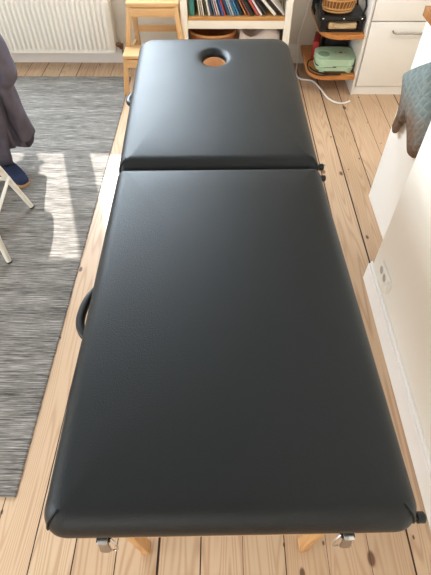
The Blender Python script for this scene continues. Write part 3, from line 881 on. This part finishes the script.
JK = thing('jacket', 'charcoal jacket draped over the back of the cream chair', 'jacket', (-1.245, 2.115, .82))
def loft(rings, cap=True):
    bm = bmesh.new(); rs = [[bm.verts.new(p) for p in r] for r in rings]; n = len(rs[0])
    for a, b in zip(rs[:-1], rs[1:]):
        for k in range(n): bm.faces.new((a[k], a[(k+1) % n], b[(k+1) % n], b[k]))
    if cap: bm.faces.new(rs[0][::-1]); bm.faces.new(rs[-1])
    return bm
rr = random.Random(21)
# body: flattened cloth bell hung over the top rail, folds towards the hem
rings = []
for i in range(15):
    t = i/14; z = .045-.70*t
    hw = .12+.06*min(1, t*5)**.6+.02*t; hd = .030+.06*min(1, t*3)**.7
    ring = []
    for k in range(48):
        a = 2*PI*k/48; fold = 1+.10*t*math.sin(7*a+1.3)+.05*t*math.sin(13*a+t*4)
        x = hw*math.copysign(abs(math.cos(a))**.7, math.cos(a))*fold; y = hd*math.sin(a)*fold
        zz = z-(.02*t*math.sin(3*a+.5)) - (.03*max(0, math.cos(a)) if t > .9 else 0)
        ring.append((x-.005, y+.0, zz))
    rings.append(ring)
obj('jacket_body', loft(rings), 'jacket', JK, angle=180)
# right sleeve hanging down outside the body
def sleeve(path, radii, flat, mat, nm, tw=0):
    bm = bmesh.new(); P = smooth_path(path, 4); n = len(P)
    rings = []
    for i, p in enumerate(P):
        d = (P[min(i+1, n-1)]-P[max(i-1, 0)]).normalized()
        a = Vector((0, 1, 0)); a = (a-d*a.dot(d)).normalized(); b = d.cross(a)
        f = i/(n-1)*(len(radii)-1); j = min(int(f), len(radii)-2); r = radii[j]+(radii[j+1]-radii[j])*(f-j)
        ring = []
        for k in range(28):
            an = 2*PI*k/28; w = 1+.07*math.sin(3*an+i*.55)+.04*math.sin(5*an-i*.9)
            ring.append(p+(a*math.cos(an)*r*w+b*math.sin(an)*r*flat*w))
        rings.append(ring)
    o = obj(nm, loft(rings), mat, JK, angle=180)
    return o
SL = sleeve([(.09, .02, .02), (.15, .03, -.05), (.195, .035, -.15), (.215, .04, -.255), (.222, .04, -.325), (.188, .035, -.355), (.192, .035, -.46), (.205, .035, -.57), (.212, .035, -.645)],
            [.05, .068, .078, .078, .078, .066, .070, .074, .070], .52, 'jacket', 'sleeve')
bm = bmesh.new(); bm_tube(bm, [(.210, .035, -.64), (.204, .033, -.675), (.196, .03, -.70)], [.050, .040, .024], 20, flat=.8); obj('sleeve_cuff', bm, 'jackettrim', SL)
sleeve([(-.11, 0, .03), (-.17, .015, -.04), (-.205, .02, -.2), (-.205, .0, -.6)], [.05, .07, .075, .06], .55, 'jacket', 'sleeve')
# front flap hanging in front, its free edge running down to a pointed hem
bm = bmesh.new(); n = 16; G = []
for a in range(n+1):
    u = a/n; row = []
    for b in range(n+1):
        w = b/n
        xr = .02+.175*min(1, w/.62) if w < .62 else .195-.045*(w-.62)/.38
        x = -.14+(xr+.14)*u
        z = -.10-.60*w-.03*u*(w > .9)
        y = -.092-.02*math.sin(u*8+w*2.5)*(.4+w*.6)-.03*w
        row.append(bm.verts.new((x, y, z)))
    G.append(row)
for a in range(n):
    for b in range(n): bm.faces.new((G[a][b], G[a+1][b], G[a+1][b+1], G[a][b+1]))
fl = obj('front_flap', bm, 'jacket', JK, angle=180)
so = fl.modifiers.new('Solidify', 'SOLIDIFY'); so.thickness = .008
bm = bmesh.new(); bm_lathe(bm, [(.007, 0), (.007, -.003), (.004, -.004)], (.155, -.142, -.505), 12, capt=True, ax='y'); obj('snap_button', bm, 'steel', fl)
bm = bmesh.new(); bm_tube(bm, smooth_path([(-.10, -.03, .055), (-.06, -.055, .075), (.0, -.065, .08), (.06, -.055, .075), (.10, -.03, .055)], 4), .018, 10); obj('collar', bm, 'jackettrim', JK)

SH = thing('shoe', 'navy shoe with a tan sole on the rug behind the chair leg', 'shoe', (-1.14, 2.02, .007), R(-38))
def sole(z, k=1.0):
    out = []
    for i in range(32):
        a = 2*PI*i/32; x = .145*math.cos(a); w = .046+.010*(x/.145)
        out.append((x*k, w*math.copysign(abs(math.sin(a))**.8, math.sin(a))*k, z))
    return out
rings = [sole(0), sole(.012, 1.01), sole(.016, .99)]
obj('sole', loft(rings), 'tan', SH)
rings = []
for i in range(9):
    t = i/8; k = .985*math.cos(t*1.25)**.55
    ring = []
    for (x, y, _) in sole(0):
        hgt = .070 if x < .02 else .070-.030*((x-.02)/.125)
        ring.append((x*k, y*k, .016+hgt*math.sin(t*PI/2)))
    rings.append(ring)
obj('upper', loft(rings), 'navy', SH, angle=180)

# ------------------------------------------------------------------ light
W = bpy.data.worlds.new('World'); SC.world = W; W.use_nodes = True
nt = W.node_tree; bg = nt.nodes['Background']
sky = nt.nodes.new('ShaderNodeTexSky'); sky.sky_type = 'NISHITA'; sky.sun_disc = False
sky.sun_elevation = SUN_E; sky.sun_rotation = R(-17.8); sky.air_density = 1.0; sky.dust_density = 2.0
nt.links.new(sky.outputs[0], bg.inputs[0]); bg.inputs[1].default_value = .25

d = Vector((.305, -.952, 0)).normalized()*math.cos(SUN_E); d.z = -math.sin(SUN_E)
L = bpy.data.lights.new('sun', 'SUN'); L.energy = 12; L.angle = R(.53); L.color = (1, .985, .95)
so = bpy.data.objects.new('sun', L); COL.objects.link(so); so.rotation_euler = d.to_track_quat('-Z', 'Y').to_euler(); so.location = (-2, 8, 6)

def area(name, loc, rot, sx, sy, power, col):
    L = bpy.data.lights.new(name, 'AREA'); L.shape = 'RECTANGLE'; L.size = sx; L.size_y = sy; L.energy = power; L.color = col
    o = bpy.data.objects.new(name, L); COL.objects.link(o); o.location = loc; o.rotation_euler = rot
    return o
area('daylight_back', (-1.43, 3.445, 1.585), (R(-90), 0, 0), 2.14, .84, 128, (.74, .88, 1.0))
area('fill_light_left', (XL-.03, -.5, 1.5), (0, R(-90), 0), 1.06, 1.88, 72, (.84, .93, 1.0))  # fill lamp set in the added left opening
area('fill_light_front', (-.8, YF-.03, 1.5), (R(90), 0, 0), 1.5, 1.06, 20, (1.0, .97, .93))  # fill lamp set in the added opening behind the camera
# globe lamp added out of frame to brighten the kitchen fronts
KL = thing('added_fill_lamp', 'unseen globe lamp added to brighten the kitchen side', 'lamp', (1.9, 1.55, 0))
t = NT('fill_globe'); t.base(srgb(255, 236, 206), .4); t.b.inputs['Emission Color'].default_value = (1, .95, .87, 1); t.b.inputs['Emission Strength'].default_value = 52
bm = bmesh.new(); bmesh.ops.create_uvsphere(bm, u_segments=24, v_segments=14, radius=.14)
for v in bm.verts: v.co += Vector((0, 0, 1.95))
obj('globe', bm, t.m, KL)
bm = bmesh.new(); bm_tube(bm, [(0, 0, 2.08), (0, 0, 2.47)], .004, 8); bm_lathe(bm, [(.05, 2.47), (.05, 2.499)], seg=20, capt=True); obj('fill_lamp_cord', bm, 'black', KL)

# ------------------------------------------------------------------ camera
cam = bpy.data.cameras.new('camera'); co = bpy.data.objects.new('camera', cam); COL.objects.link(co)
cam.sensor_fit = 'VERTICAL'; cam.sensor_height = 36; cam.lens = 36*445/575
co.location = (0, 0, 1.5)
th = math.atan(538/445)
co.rotation_euler = (PI/2-th, 0, R(.5))
cam.clip_start = .02
SC.camera = co
SC.view_settings.view_transform = 'Standard'; SC.view_settings.look = 'None'
SC.view_settings.exposure = .14; SC.view_settings.gamma = 1
